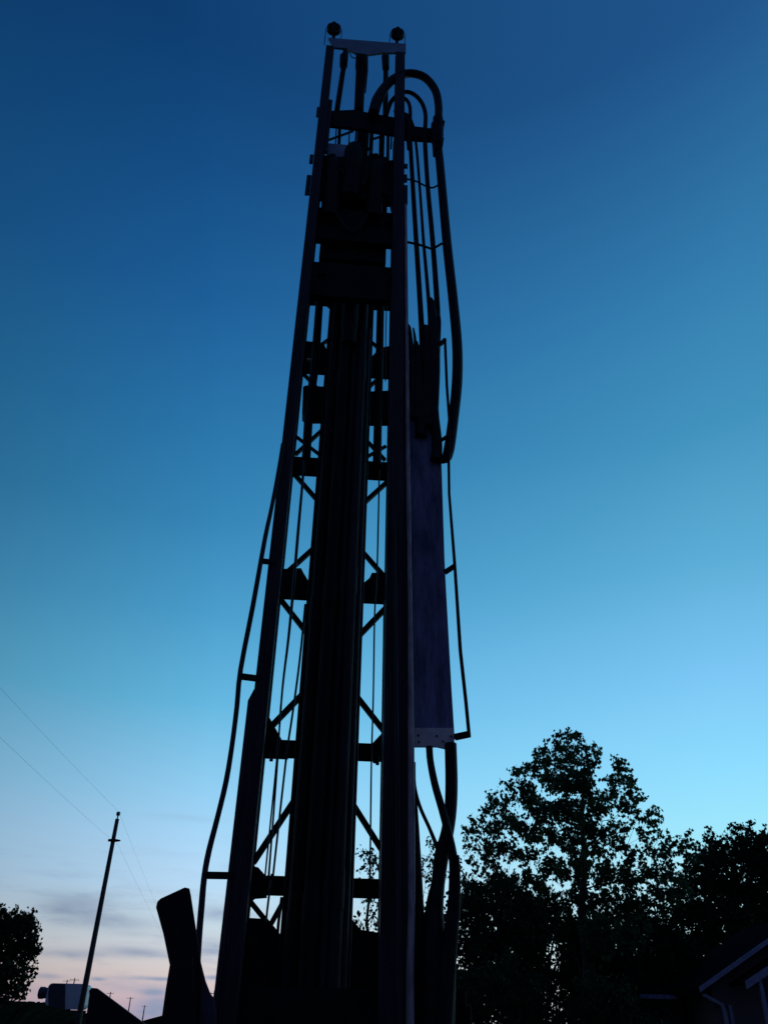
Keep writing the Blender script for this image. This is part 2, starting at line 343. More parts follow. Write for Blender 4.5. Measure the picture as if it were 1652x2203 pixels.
# standpipe down the outside of the right rail
part(hose([(873, 440), (875, 700), (878, 1000), (882, 1300), (884, 1560), (885, 1800), (885, 1960), (882, 2090), (882, 2260)], 5.50, [5, 7, 9, 10, 14, 16, 16, 18, 20], 3, n=16), 'standpipe', 'pipe')
part(hose([(848, 1100), (851, 1400), (855, 1700), (858, 2000), (860, 2250)], 5.44, [7, 8, 9, 11, 12], 2, n=14), 'standpipe', 'rail')
# right guard rod with stays
gr = part(hose([(957, 729), (961, 830), (966, 900), (965, 990), (966, 1062), (978, 1215), (990, 1400), (1002, 1510), (1009, 1583)], 5.5, [6, 6, 6, 6, 6, 7, 8, 8, 8], 1, n=10), 'guard_rod', 'steel')
for a0, a1, w in (((946, 742), (958, 730), 7), ((948, 948), (966, 936), 6), ((956, 1232), (979, 1217), 9), ((978, 1586), (1011, 1579), 12)):
    part(MB().tube([P(*a0, 5.54), P(*a1, 5.5)], pxr(*a0, 5.5, w), square=True), 'rod_stay', 'steel', gr)
# hoses below the tray
part(hose([(923, 1606), (926, 1640), (936, 1690), (952, 1745), (966, 1800), (975, 1850), (976, 1900), (974, 1960), (964, 2060), (955, 2240)], 5.5, [15, 15, 16, 17, 18, 20, 22, 26, 36, 46], 5, n=16), 'lower_hose', 'rubber')
part(hose([(969, 1600), (971, 1680), (969, 1740), (962, 1790), (950, 1840), (942, 1900), (934, 1960), (930, 2080), (930, 2240)], 5.56, [26, 27, 27, 28, 32, 30, 40, 60, 60], 5, n=16), 'lower_hose', 'rubber')
part(hose([(890, 1640), (892, 1690), (903, 1735), (925, 1785), (944, 1836), (950, 1880)], 5.54, [8, 7, 8, 8, 10, 14], 5, n=12), 'lower_hose', 'rubber')
part(hose([(891, 1690), (894, 1790), (897, 1860), (899, 1930), (903, 2050), (905, 2240)], 5.6, [9, 17, 20, 24, 28, 30], 4, n=12), 'lower_hose', 'rubber')
part(hose([(983, 1840), (984, 1900), (982, 1960), (975, 2020), (960, 2240)], 5.45, [10, 14, 16, 20, 24], 4, n=12), 'lower_hose', 'rubber')
# left pipe with stays
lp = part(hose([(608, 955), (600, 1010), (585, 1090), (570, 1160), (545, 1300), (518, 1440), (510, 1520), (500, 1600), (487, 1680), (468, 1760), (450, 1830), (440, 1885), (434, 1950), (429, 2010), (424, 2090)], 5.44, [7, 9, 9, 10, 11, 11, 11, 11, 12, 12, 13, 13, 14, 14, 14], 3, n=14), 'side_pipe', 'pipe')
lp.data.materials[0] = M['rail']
for a0, a1, w in (((562, 1207), (592, 1210), 9), ((516, 1455), (556, 1460), 11), ((440, 1883), (500, 1884), 13)):
    part(MB().tube([P(*a0, 5.44), P(*a1, 5.5)], pxr(*a0, 5.5, w), square=True), 'pipe_stay', 'steel', lp)

# ---------------- foot of the mast, deck and carrier truck (mostly below the picture)
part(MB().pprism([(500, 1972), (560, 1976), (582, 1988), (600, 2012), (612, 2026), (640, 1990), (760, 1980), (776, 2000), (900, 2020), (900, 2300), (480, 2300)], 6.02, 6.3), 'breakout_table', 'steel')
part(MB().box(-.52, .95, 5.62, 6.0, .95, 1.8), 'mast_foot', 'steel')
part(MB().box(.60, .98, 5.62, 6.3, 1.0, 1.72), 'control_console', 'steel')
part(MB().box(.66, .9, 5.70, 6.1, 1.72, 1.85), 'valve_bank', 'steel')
for i in range(6):
    u = .67 + i*.04; part(MB().tube([W((u, 5.72, 1.84)), W((u, 5.66, 1.97))], .008, 6), 'control_lever', 'steel')
part(MB().box(-.55, .55, 6.5, 14.5, .95, 1.15), 'chassis', 'steel')
part(MB().box(-.45, .60, 7.2, 10.2, 1.16, 1.5), 'power_pack', 'steel')
for v in (7.4, 8.7, 13.2):
    for u in (-.75, .65):
        w_ = MB(); n = 28; c0 = W((u, v, .5)); c1 = W((u+.28, v, .5)); dirw = (c1-c0)
        w_.tube([c0, c0+dirw*.12, c0+dirw*.88, c1], .5, n, rad=[.44, .5, .5, .44])
        o = part(w_, 'wheel', 'tyre'); part(MB().tube([c0-dirw*.04, c1+dirw*.04], .22, 16), 'rim', 'steel', o)
for u in (-.75, .75):
    j = part(MB().tube([W((u, 5.8, .1)), W((u, 5.8, 1.3))], .06, 14), 'outrigger_jack', 'steel'); part(MB().tube([W((u, 5.8, .0)), W((u, 5.8, .08))], .2, 18), 'jack_pad', 'steel', j)
part(MB().box(-.8, .8, 5.74, 5.86, .86, .95), 'outrigger_beam', 'steel')

# folded side panels at the left foot
part(MB().pprism([(336, 1952), (339, 1940), (346, 1933), (398, 1909), (407, 1911), (410, 1925), (416, 1965), (426, 2030), (436, 2100), (428, 2260), (352, 2260), (366, 2078), (352, 2010)], 5.05, 5.08), 'folded_platform', 'panel')
part(MB().pprism([(366, 2074), (372, 2066), (414, 2060), (420, 2260), (344, 2260), (349, 2185), (357, 2128)], 4.98, 5.01), 'folded_platform', 'panel')
part(MB().pprism([(402, 1975), (412, 1965), (424, 2030), (430, 2062), (442, 2110), (452, 2136), (462, 2150), (470, 2260), (418, 2260), (408, 2090)], 5.14, 5.16), 'folded_platform', 'wing')
part(MB().pprism([(193, 2139), (192, 2132), (198, 2125), (208, 2126), (214, 2130), (312, 2203), (380, 2260), (176, 2260)], 4.6, 4.63), 'side_flap', 'panel')
part(MB().pprism([(296, 2200), (318, 2193), (352, 2184), (352, 2215), (296, 2215)], 5.2, 5.3), 'step_bracket', 'steel')

# ================================================================== UTILITY POLES
def upole(loc, top, r, label, cross=False, group=None, armw=1.2):
    t = thing('utility_pole', label, 'utility pole', Vector((loc.x, loc.y, 0)), group)
    n = 10; pts = [Vector((loc.x, loc.y, -.3 + (top+.3)*i/n)) for i in range(n+1)]
    MB().tube(pts, r, 14, rad=[r*(1.15-.4*i/n) for i in range(n+1)]).build('pole', 'wood', t)
    if cross:
        a = MB(); c = Vector((loc.x, loc.y-r, top-.5)); a.tube([c-EU*armw, c+EU*armw], .06, square=True); a.build('crossarm', 'wood', t)
        for k in (-armw*.9, -armw*.45, armw*.9):
            MB().tube([c+EU*k, c+EU*k+Vector((0, 0, .16)), c+EU*k+Vector((0, 0, .26))], .05, 8, rad=[.03, .05, .03]).build('insulator', 'insul', t)
    return t
b0 = uvh(253, 1762, 36); PL = W((b0.x, 36, 0)); PT = b0.z
pl = upole(PL, PT, .108, 'tall slim wooden utility pole leaning right against the pale sky, left of the rig')
MB().tube([Vector((PL.x, PL.y, PT)), Vector((PL.x, PL.y, PT+.12)), Vector((PL.x, PL.y, PT+.16)), Vector((PL.x, PL.y, PT+.27)), Vector((PL.x, PL.y, PT+.3))], .05, 10, rad=[.03, .03, .085, .085, .03]).build('insulator', 'insul', pl)
q = uvh(245, 1808, 35.85); c = W(q)
MB().tube([c-EU*.22, c+EU*.02, c+EU*.28], .05, 8, rad=[.05, .07, .03]).build('neutral_bracket', 'steel', pl)
# distant line of poles
far = []
for x, y, v, lab in ((162, 2104, 260, 'small distant utility pole with a crossarm above the pale tank'), (146, 2108, 420, 'tiny far utility pole just left of the one above the pale tank'),
                     (239, 2134, 340, 'distant utility pole above the sloping dark flap'), (282, 2145, 420, 'faint distant utility pole, middle of the three right of the flap'),
                     (312, 2163, 560, 'faintest distant utility pole beside the folded platforms'), (462, 2131, 180, 'distant utility pole crossarm seen between platform and mast foot')):
    q = uvh(x, y, v); far.append(q); upole(W((q.x, v, 0)), q.z, .17*v/300+.04, lab, True, 'distant utility poles', armw=1.3 if v < 400 else 1.7)
# wires
def wire(p0, p1, sag, r, label):
    pts = [p0.lerp(p1, i/24) - Vector((0, 0, sag*4*(i/24)*(1-i/24))) for i in range(25)]
    o = MB().tube(pts, r, 6).build('overhead_wire', 'cable'); tag(o, label, 'wire', 'overhead wires'); return o
def Ph(x, y, h):
    d = ray(x, y); t = (h-EYE)/d.z; return Vector((d.x*t, d.y*t, h))
p0 = Vector((PL.x, PL.y, PT+.3)); p1 = Ph(0, 1465, PT-.35); p1 = p0 + (p1-p0)*2.0
wire(p0, p1, .12, .0024, 'faint thin wire from the utility pole top up to the left edge')
p0 = c-EU*.05; p1 = Ph(0, 1572, q.z-.0 if False else c.z-.35); p1 = p0 + (p1-p0)*1.9
wire(p0, p1, .12, .0024, 'faint lower wire from the bracket on the utility pole to the left edge')
fe = W((far[5].x, 180, far[5].z-.4))
wire(Vector((PL.x, PL.y, PT+.3)), fe, 2.0, .0026, 'faint wire running down right from the utility pole top')
wire(c+EU*.1, fe-Vector((0, 0, .1))+EU*1.0, 2.2, .0026, 'faint lower wire running down right from the utility pole bracket')

# ================================================================== TANK
TV = 47.0
def rrect(x0, x1, y0, y1, r, v):
    a = uvh(x0, y0, v); b = uvh(x1, y1, v); u0, u1, h1, h0 = a.x, b.x, a.z, b.z; pts = []
    for cx_, cz_, s in ((u1-r, h1-r, 0), (u0+r, h1-r, 90), (u0+r, h0+r, 180), (u1-r, h0+r, 270)):
        for k in range(6):
            an = math.radians(s+18*k); pts.append((cx_+r*math.cos(an), cz_+r*math.sin(an)))
    return pts
tb = uvh(150, 2150, TV)
tk = thing('storage_tank', 'pale blue grey tank with rounded corners and a dark round drum at its left end', 'tank', W((tb.x, TV, 0)))
MB().prism(rrect(106, 178, 2115, 2172, .2, TV), TV, TV+1.1).build('tank_body', 'tank', tk)
MB().pprism([(107, 2122), (113, 2116), (141, 2117), (140, 2172), (106, 2172), (104, 2140)], TV-.04, TV-.004).build('side_panel', 'tankd', tk)
cc = uvh(90, 2136, TV+.3); dd = uvh(112, 2138, TV+.3)
rr = pxr(90, 2136, TV, 23)
MB().tube([W(cc - Vector((.13, 0, 0))), W(cc-Vector((.08, 0, 0))), W(cc+Vector((.12, 0, 0))), W(cc+Vector((.16, 0, 0))), W(dd)], rr, 20, rad=[rr*.7, rr, rr, rr*.9, rr*.85]).build('end_drum', 'tankd', tk)
a = uvh(108, 2172, TV); b = uvh(176, 2172, TV)
for u in (a.x+.05, b.x-.12):
    for v in (TV+.05, TV+.9): MB().box(u, u+.1, v, v+.1, 0, a.z-.13).build('stand_leg', 'steel', tk)
for i in (0, 1): MB().box(a.x, b.x, TV+.02+0.85*i, TV+.2+0.85*i, a.z-.128, a.z-.002).build('stand_beam', 'steel', tk)

# ================================================================== TREES
LEAF = np.array([(0, 0), (.22, .05), (.50, -.02), (.36, .25), (.62, .42), (.30, .52), (.20, .66), (0, 1.0), (-.20, .66), (-.30, .52), (-.62, .42), (-.36, .25), (-.50, -.02), (-.22, .05)])
LEAFS = np.array([(0, 0), (.26, .25), (.30, .55), (0, 1.0), (-.30, .55), (-.26, .25)])
def leaves(name, pos, size, template, parent, m, droop=.7):
    n = len(pos); K = len(template)
    ax = rng.normal(size=(n, 3)); ax[:, 2] -= droop*1.6; ax /= np.linalg.norm(ax, axis=1)[:, None]      # leaf points mostly down
    nr = rng.normal(size=(n, 3)); nr[:, 2] *= .8; nr -= ax*np.sum(nr*ax, axis=1)[:, None]; nr /= np.linalg.norm(nr, axis=1)[:, None]
    sd = np.cross(ax, nr); s = size*rng.uniform(.6, 1.25, size=(n, 1, 1))
    tx = template[:, 0][None, :, None]; ty = template[:, 1][None, :, None]
    curl = nr[:, None, :]*(-.25*(tx**2+.4*ty**2))
    v = pos[:, None, :] + s*(sd[:, None, :]*tx + ax[:, None, :]*ty + curl)
    off = np.array(parent_root(parent)); v = (v.reshape(-1, 3) - off).astype(np.float32)
    me = bpy.data.meshes.new(name); me.vertices.add(n*K); me.vertices.foreach_set('co', v.ravel())
    me.loops.add(n*K); me.loops.foreach_set('vertex_index', np.arange(n*K, dtype=np.int32))
    me.polygons.add(n); me.polygons.foreach_set('loop_start', np.arange(0, n*K, K, dtype=np.int32)); me.polygons.foreach_set('loop_total', np.full(n, K, dtype=np.int32))
    me.update(calc_edges=True); me.materials.append(M[m])
    o = bpy.data.objects.new(name, me); COL.objects.link(o); o.parent = parent; return o
DENS = 400
def tree(name, label, cat, base_px, v, clumps, leaf, dens, m='leaf', trunk_r=.12, template=LEAF, group=None, stems=1, spray=.22, depth=1.0):
    """clumps: (px x, px y, px radius); each gets a depth of its own inside the crown"""
    base = uvh(base_px[0], base_px[1], v)
    t = thing(name, label, cat, W((base.x, v, 0)), group)
    cl = []; xs = [c[0] for c in clumps]; wx = max(1, (max(xs)-min(xs))/2)
    for x, y, r in clumps:
        k = max(.15, 1-abs((x-(max(xs)+min(xs))/2)/wx)**2)
        dv = random.uniform(-1, 1)*depth*k
        q = uvh(x, y, v+dv); cl.append((q, pxr(x, y, v, 2*r)))
    top = max(q.z for q, r in cl)
    # trunk and limbs
    tr_ = MB(); n = 12; tp = []
    hi = base.z if base.z > 1 else top*.7
    for i in range(n+1):
        h = -.1 + (top*.86+.1)*i/n
        ap = max(cl, key=lambda c: c[0].z)[0]
        u = base.x + (ap.x-base.x)*(i/n)**1.5*.8 + .05*math.sin(i*1.7)
        tp.append(Vector((u, v+.06*math.sin(i*1.1), h)))
    tr_.tube([W(p) for p in tp], trunk_r, 12, rad=[trunk_r*(1.15-.95*i/n)+.012 for i in range(n+1)])
    for s in range(1, stems):
        u = base.x + random.uniform(-.5, .5); tr_.tube([W((u, v+.2, 0)), W((u+.1, v+.2, top*.3)), W((u+.2, v+.1, top*.6))], .05, 8, rad=[trunk_r*.6, trunk_r*.4, .02])
    tr_.build('trunk', 'bark', t)
    tw = MB(); P_ = []
    nodes = []                                   # (position, level, radius there)
    for i in range(2, n+1): nodes.append((tp[i], 0, trunk_r*(1.15-.95*i/n)+.012))
    cl.sort(key=lambda c: abs(c[0].x-base.x)*1.3 + abs(c[0].y-v) + .25*abs(c[0].z-top*.5))
    for q, r in cl:
        best = None
        for (p, lv, pr) in nodes:
            d = q-p; L_ = d.length
            if L_ < .12 or p.z > q.z - .1*L_: continue
            cost = L_*(1 + (.5 if p.z > q.z-.35*L_ else 0)) + (0 if abs(p.x-base.x) < abs(q.x-base.x)+.1 else 1.5)
            if best is None or cost < best[0]: best = (cost, p, lv, pr)
        if best is None: best = (0, tp[2], 0, trunk_r)
        _, p, lv, pr = best
        d = q-p; L_ = d.length
        mid = p.lerp(q, .5) + Vector((random.gauss(0, .09)*L_, random.gauss(0, .09)*L_, -.10*abs(d.x) + random.gauss(0, .04)*L_))
        rr0 = max(.006, min(pr*.7, trunk_r*.34))
        path = catmull([p, mid, q], 5); m_ = len(path)-1
        tw.tube([W(k) for k in path], rr0, 6, rad=[rr0*(1-.6*i/m_) for i in range(m_+1)])
        nodes.append((q, lv+1, rr0*.5)); nodes.append((mid, lv+1, rr0*.75))
        ns = max(3, int(dens*r*r*DENS))
        for _ in range(ns):
            d = Vector((random.gauss(0, 1), random.gauss(0, 1), random.gauss(0, 1))).normalized()
            rad = r*random.random()**.6
            s1 = q + Vector((d.x*rad, d.y*rad*.9, d.z*rad*.85))
            out = (d + Vector((0, 0, .35)) + Vector([random.gauss(0, .35) for _ in range(3)])).normalized()
            e1 = s1 + out*spray*random.uniform(.5, 1.1)
            if random.random() < .35: tw.tube([W(q), W(q.lerp(s1, .6)), W(e1)], .004, 3, rad=[.006, .005, .003])
            k = random.randint(5, 9)
            for j in range(k):
                p = s1.lerp(e1, (j+.5)/k) + Vector([random.gauss(0, .045*leaf/.1) for _ in range(3)])
                P_.append(W(p)[:])
    tw.build('branches', 'bark', t)
    leaves('crown', np.array(P_), leaf, template, t, m)
    return t, len(P_)
cnt = []
maple = [(a_, b_, c_*.86) for a_, b_, c_ in [(1214, 1582, 12), (1238, 1590, 14), (1200, 1610, 16), (1222, 1612, 20), (1250, 1614, 16), (1278, 1612, 10), (1168, 1608, 9), (1162, 1628, 16), (1182, 1640, 20), (1225, 1645, 30), (1262, 1645, 22), (1284, 1630, 10),
         (1150, 1655, 20), (1185, 1680, 30), (1230, 1690, 36), (1262, 1672, 18), (1268, 1702, 22),
         (1122, 1645, 8), (1112, 1665, 14), (1100, 1690, 16), (1130, 1690, 22), (1140, 1720, 28), (1095, 1720, 18),
         (1328, 1636, 9), (1338, 1654, 16), (1352, 1676, 16), (1320, 1680, 18), (1352, 1702, 16), (1310, 1712, 22), (1340, 1730, 22), (1372, 1722, 11), (1290, 1740, 26),
         (1058, 1708, 8), (1054, 1726, 13), (1072, 1742, 18), (1046, 1748, 12), (1014, 1768, 9), (1004, 1792, 9), (1020, 1796, 14), (1042, 1790, 16), (1066, 1782, 20), (1096, 1765, 24), (1010, 1818, 9),
         (1170, 1745, 36), (1220, 1745, 36), (1255, 1760, 30), (1130, 1790, 30), (1180, 1800, 34), (1230, 1810, 34), (1290, 1790, 28), (1330, 1780, 24), (1370, 1760, 14), (1398, 1744, 10), (1416, 1758, 8), (1404, 1772, 12),
         (1040, 1830, 18), (1070, 1825, 20), (1100, 1835, 22), (1140, 1840, 24), (1020, 1852, 14), (1050, 1860, 18), (1280, 1830, 24), (1330, 1820, 20), (1380, 1800, 14), (1414, 1800, 13), (1440, 1812, 13), (1396, 1825, 16), (1430, 1840, 18), (1478, 1800, 9), (1470, 1820, 12), (1360, 1850, 22),
         (1070, 1885, 20), (1100, 1895, 22), (1140, 1900, 30), (1190, 1870, 34), (1240, 1870, 38), (1300, 1880, 34), (1350, 1890, 30), (1400, 1880, 26), (1440, 1880, 22), (1480, 1850, 16),
         (1010, 1905, 14), (1040, 1915, 20), (1075, 1930, 26), (1010, 1940, 20), (1110, 1960, 30), (1180, 1940, 40), (1160, 1990, 40), (1100, 2010, 34), (1240, 1940, 42), (1300, 1945, 40), (1360, 1945, 36), (1420, 1930, 34), (1460, 1915, 28), (1220, 2000, 44), (1290, 2010, 46), (1360, 2010, 42), (1130, 1950, 28)]]
cnt.append(tree('maple_tree', 'tall leafy maple tree with a pointed crown, highest tree right of the rig', 'tree', (1235, 2000), 21, maple, .096, 1.2, trunk_r=.13, depth=1.5, spray=.2)[1])
cnt.append(tree('dark_tree', 'dense dark round tree above the house roof at the right edge', 'tree', (1600, 2000), 25,
     [(1466, 1830, 6), (1490, 1818, 7), (1522, 1800, 7), (1525, 1789, 4), (1531, 1812, 9), (1508, 1834, 12), (1535, 1840, 18), (1554, 1816, 6), (1558, 1806, 3), (1578, 1794, 5), (1576, 1784, 3), (1597, 1786, 5), (1600, 1777, 3), (1612, 1782, 5), (1615, 1774, 3), (1584, 1812, 14), (1608, 1806, 16), (1628, 1816, 16), (1636, 1796, 6), (1643, 1786, 4), (1650, 1806, 14), (1668, 1800, 14), (1560, 1850, 34), (1610, 1850, 40), (1660, 1850, 40), (1515, 1870, 34), (1490, 1900, 30), (1550, 1910, 48), (1620, 1920, 56), (1690, 1900, 50), (1500, 1960, 44), (1570, 1980, 56), (1650, 1990, 56), (1460, 1970, 28), (1530, 2030, 46), (1600, 2050, 50), (1700, 2000, 56), (1480, 2030, 36)],
     .10, 1.25, 'leafd', .16, depth=1.6, spray=.2)[1])
def bush(x0, x1, ytop, v, n, r0, r1, ybot=2215, seed=0, jag=10):
    rs = random.Random(seed); out = []
    for i in range(n):
        x = x0 + (x1-x0)*rs.random(); edge = 1-abs(2*(x-x0)/(x1-x0)-1)**2.2
        yt = ytop + (1-edge)*90 + rs.uniform(-jag, jag)
        y = yt + (ybot-yt)*rs.random()**1.1; out.append((x, y, rs.uniform(r0, r1)))
    for i in range(int(n*.25)):
        x = x0+(x1-x0)*(i+.5)/int(n*.25); edge = 1-abs(2*(x-x0)/(x1-x0)-1)**2.2
        out.append((x, ytop+(1-edge)*90+rs.uniform(-jag, jag), r0*.6))
    return out
cnt.append(tree('slender_tree', 'small light leafed tree glimpsed through the right gap of the mast', 'tree', (800, 2000), 17, [(784, 1838, 7), (792, 1832, 6), (790, 1852, 10), (806, 1848, 9), (815, 1862, 10), (784, 1866, 7), (800, 1872, 14), (822, 1880, 12), (790, 1900, 12), (812, 1905, 14), (795, 1940, 14), (820, 1945, 14), (802, 1975, 16), (790, 2010, 18), (820, 2020, 18), (800, 2060, 22)], .085, .6, trunk_r=.05, depth=.4, spray=.2, template=LEAFS)[1])
cnt.append(tree('slender_tree', 'small tree showing between the hanging hoses and the mast foot', 'tree', (915, 2050), 19, [(928, 1812, 5), (932, 1826, 7), (920, 1842, 9), (935, 1845, 9), (908, 1855, 8), (925, 1865, 13), (945, 1862, 12), (910, 1885, 12), (932, 1890, 14), (960, 1880, 10), (912, 1920, 14), (935, 1930, 14), (960, 1920, 14), (985, 1865, 9), (990, 1885, 12), (915, 1960, 15), (945, 1970, 16), (970, 1960, 16), (905, 2000, 16), (930, 2020, 22), (965, 2020, 22)], .09, .6, trunk_r=.06, depth=.6, spray=.16, template=LEAFS)[1])
cnt.append(tree('leafy_shrub', 'bushy shrub beneath the left side of the tall maple', 'shrub', (1040, 2100), 18, bush(950, 1170, 1905, 18, 120, 16, 28, seed=3)+[(1000, 1880, 8), (1022, 1890, 9), (990, 1900, 10)], .085, 1.3, 'leafd', .06, depth=.7, spray=.16, template=LEAFS, stems=4)[1])
cnt.append(tree('leafy_shrub', 'broad shrub with bright sky gaps low beneath the maple', 'shrub', (1160, 2150), 23, bush(1040, 1300, 1975, 23, 90, 16, 30, seed=5), .09, .9, 'leafd', .06, depth=.9, spray=.18, template=LEAFS, stems=4)[1])
cnt.append(tree('leafy_shrub', 'dark shrub between the maple and the house roof', 'shrub', (1350, 2150), 22, bush(1230, 1500, 1970, 22, 110, 18, 32, seed=8), .09, 1.1, 'leafd', .06, depth=.8, spray=.18, template=LEAFS, stems=4)[1])
cnt.append(tree('leafy_shrub', 'low shrub in front, right beside the foot of the hoses', 'shrub', (1080, 2200), 15, bush(975, 1180, 2075, 15, 40, 18, 30, seed=9, ybot=2230), .08, .85, 'leafd', .05, depth=.6, spray=.16, template=LEAFS, stems=3)[1])
cnt.append(tree('leafy_shrub', 'low shrub in front, left of the house eave', 'shrub', (1290, 2200), 15, bush(1190, 1400, 2120, 15, 34, 18, 30, seed=10, ybot=2230), .08, .9, 'leafd', .05, depth=.6, spray=.16, template=LEAFS, stems=3)[1])
cnt.append(tree('leafy_shrub', 'dark shrub seen low through the mast foot', 'shrub', (800, 2200), 14, bush(720, 890, 1990, 14, 30, 16, 26, seed=12), .08, .9, 'leafd', .05, depth=.5, spray=.2, template=LEAFS, stems=3)[1])
cnt.append(tree('leafy_tree', 'dark leafy tree cut off by the left edge of the photo', 'tree', (0, 2100), 30,
     [(-4, 1948, 8), (2, 1968, 14), (18, 1978, 16), (40, 1966, 8), (48, 1980, 14), (66, 1974, 8), (70, 1966, 4), (60, 1996, 18), (30, 2005, 26), (0, 2010, 28), (72, 2010, 11), (78, 1992, 5), (64, 2030, 20), (35, 2045, 26), (2, 2055, 30), (74, 2048, 9), (60, 2065, 14), (70, 2085, 6), (58, 2096, 10), (30, 2090, 24), (0, 2100, 26), (50, 2122, 10), (36, 2128, 15), (48, 2142, 7), (15, 2140, 16), (-30, 2000, 34), (-40, 2060, 36), (-30, 2120, 34), (-70, 2040, 40), (-80, 2100, 36)],
     .105, 1.3, 'leafd', .15, depth=1.0, spray=.2)[1])
print('leaves', cnt, sum(cnt))

# ================================================================== HOUSE
HV = 20.0
e0 = uvh(1508, 2137, HV-.5); e1 = uvh(1652, 2034, HV-.5)
sl = (e1.z-e0.z)/(e1.x-e0.x)
house = thing('house', 'low house with dark shingle roof and white trimmed gable in the bottom right corner', 'house', W((e0.x+2.5, HV, 0)))
ul, hl = e0.x, e0.z; upk = ul+2.7; hpk = hl+sl*2.7
wallh = hl+.28*sl
MB().prism([(ul+.45, 0), (ul+.45, wallh), (upk, hpk-.12), (2*upk-ul-.45, wallh), (2*upk-ul-.45, 0)], HV, HV+2.2).build('wall', 'siding', house)
u3 = uvh(1370, 2143, HV+1.2).x
hr = uvh(1450, 2147, HV+1.2).z
MB().box(u3+.4, ul+.448, HV+1.6, HV+6, 0, hr).build('wall', 'siding', house)
def slope(u0, h0, u1, h1, v0, v1, th=.12):
    return MB().prism([(u0, h0), (u1, h1), (u1, h1+th), (u0, h0+th)], v0, v1)
rf = slope(ul, hl, upk, hpk, HV-.45, HV+2.4).build('roof', 'shingle', house)
slope(upk+.001, hpk, 2*upk-ul, hl, HV-.45, HV+2.4).build('roof', 'shingle', house)
# wing roof: eave facing the camera
r2 = MB(); va, vb = HV+1.15, HV+4.2; ha = hr; hb = uvh(1450, 2066, vb).z
xs = [(u3, 0), (ul+1.6, 0)]
vs = []
for u, _ in xs:
    for vv, hh in ((va, ha), (vb, hb), (vb, hb+.1), (va, ha+.1)): vs.append(W((u, vv, hh)))
r2.add(vs, [(0, 1, 2, 3), (7, 6, 5, 4), (0, 4, 5, 1), (1, 5, 6, 2), (2, 6, 7, 3), (3, 7, 4, 0)])
r2.build('roof', 'shingle', house)
MB().box(u3+.02, ul+.1, va-.09, va-.012, ha-.03, ha+.06).build('gutter', 'tray', house)
# white rake boards of the gable
def rake(u0, h0, u1, h1, v0, v1, w, name='fascia', m='white'):
    return MB().prism([(u0, h0-w), (u1, h1-w), (u1, h1), (u0, h0)], v0, v1).build(name, m, house)
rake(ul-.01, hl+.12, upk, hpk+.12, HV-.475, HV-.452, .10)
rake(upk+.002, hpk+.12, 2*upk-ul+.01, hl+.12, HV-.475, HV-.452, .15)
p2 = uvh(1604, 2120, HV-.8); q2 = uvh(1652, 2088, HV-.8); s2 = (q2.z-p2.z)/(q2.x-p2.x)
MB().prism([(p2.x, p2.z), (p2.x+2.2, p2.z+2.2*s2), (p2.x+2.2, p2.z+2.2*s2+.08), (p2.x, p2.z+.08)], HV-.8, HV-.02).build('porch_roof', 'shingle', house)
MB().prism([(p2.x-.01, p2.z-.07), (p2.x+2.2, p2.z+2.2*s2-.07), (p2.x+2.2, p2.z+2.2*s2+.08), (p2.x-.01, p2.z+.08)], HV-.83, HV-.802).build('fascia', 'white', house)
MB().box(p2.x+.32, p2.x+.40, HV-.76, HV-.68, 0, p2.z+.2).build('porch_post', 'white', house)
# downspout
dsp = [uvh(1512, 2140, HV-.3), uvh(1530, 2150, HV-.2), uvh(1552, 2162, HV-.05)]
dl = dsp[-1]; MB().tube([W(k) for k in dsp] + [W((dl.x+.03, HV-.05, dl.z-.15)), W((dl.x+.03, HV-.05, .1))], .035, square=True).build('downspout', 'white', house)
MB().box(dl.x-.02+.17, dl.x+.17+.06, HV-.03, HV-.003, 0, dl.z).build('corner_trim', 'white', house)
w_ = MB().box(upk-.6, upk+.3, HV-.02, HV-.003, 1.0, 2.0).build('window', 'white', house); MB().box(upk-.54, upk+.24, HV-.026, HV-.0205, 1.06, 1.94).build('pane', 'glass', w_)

# ================================================================== LIGHT
wd = bpy.data.worlds.new('World'); SC.world = wd; wd.use_nodes = True
nt = wd.node_tree; N = nt.nodes; L = nt.links; bg = N['Background']
def math_(op, a, b=None, c=None):
    n = N.new('ShaderNodeMath'); n.operation = op
    for i, k in enumerate((a, b, c)):
        if k is None: continue
        if isinstance(k, (int, float)): n.inputs[i].default_value = k
        else: L.new(k, n.inputs[i])
    return n.outputs[0]
tc = N.new('ShaderNodeTexCoord'); sp = N.new('ShaderNodeSeparateXYZ'); L.new(tc.outputs['Generated'], sp.inputs[0])
X, Y, Z = sp.outputs
el = math_('MULTIPLY', math_('ARCSINE', Z), 180/math.pi); az = math_('MULTIPLY', math_('ARCTAN2', X, Y), 180/math.pi)
def ramp(stops, x):
    r = N.new('ShaderNodeValToRGB'); cr = r.color_ramp; E_ = []
    for px, py, c_ in stops:
        d = ray(px, py).normalized(); E_.append((max(0, math.degrees(math.asin(d.z)))/80, lin(c_)))
    E_.sort(key=lambda k: k[0])
    cr.elements[0].position = E_[0][0]; cr.elements[0].color = (*E_[0][1], 1)
    cr.elements[1].position = E_[-1][0]; cr.elements[1].color = (*E_[-1][1], 1)
    for p, c_ in E_[1:-1]:
        e = cr.elements.new(p); e.color = (*c_, 1)
    cr.interpolation = 'LINEAR'
    L.new(x, r.inputs[0]); return r.outputs[0]
ex = math_('DIVIDE', el, 80)
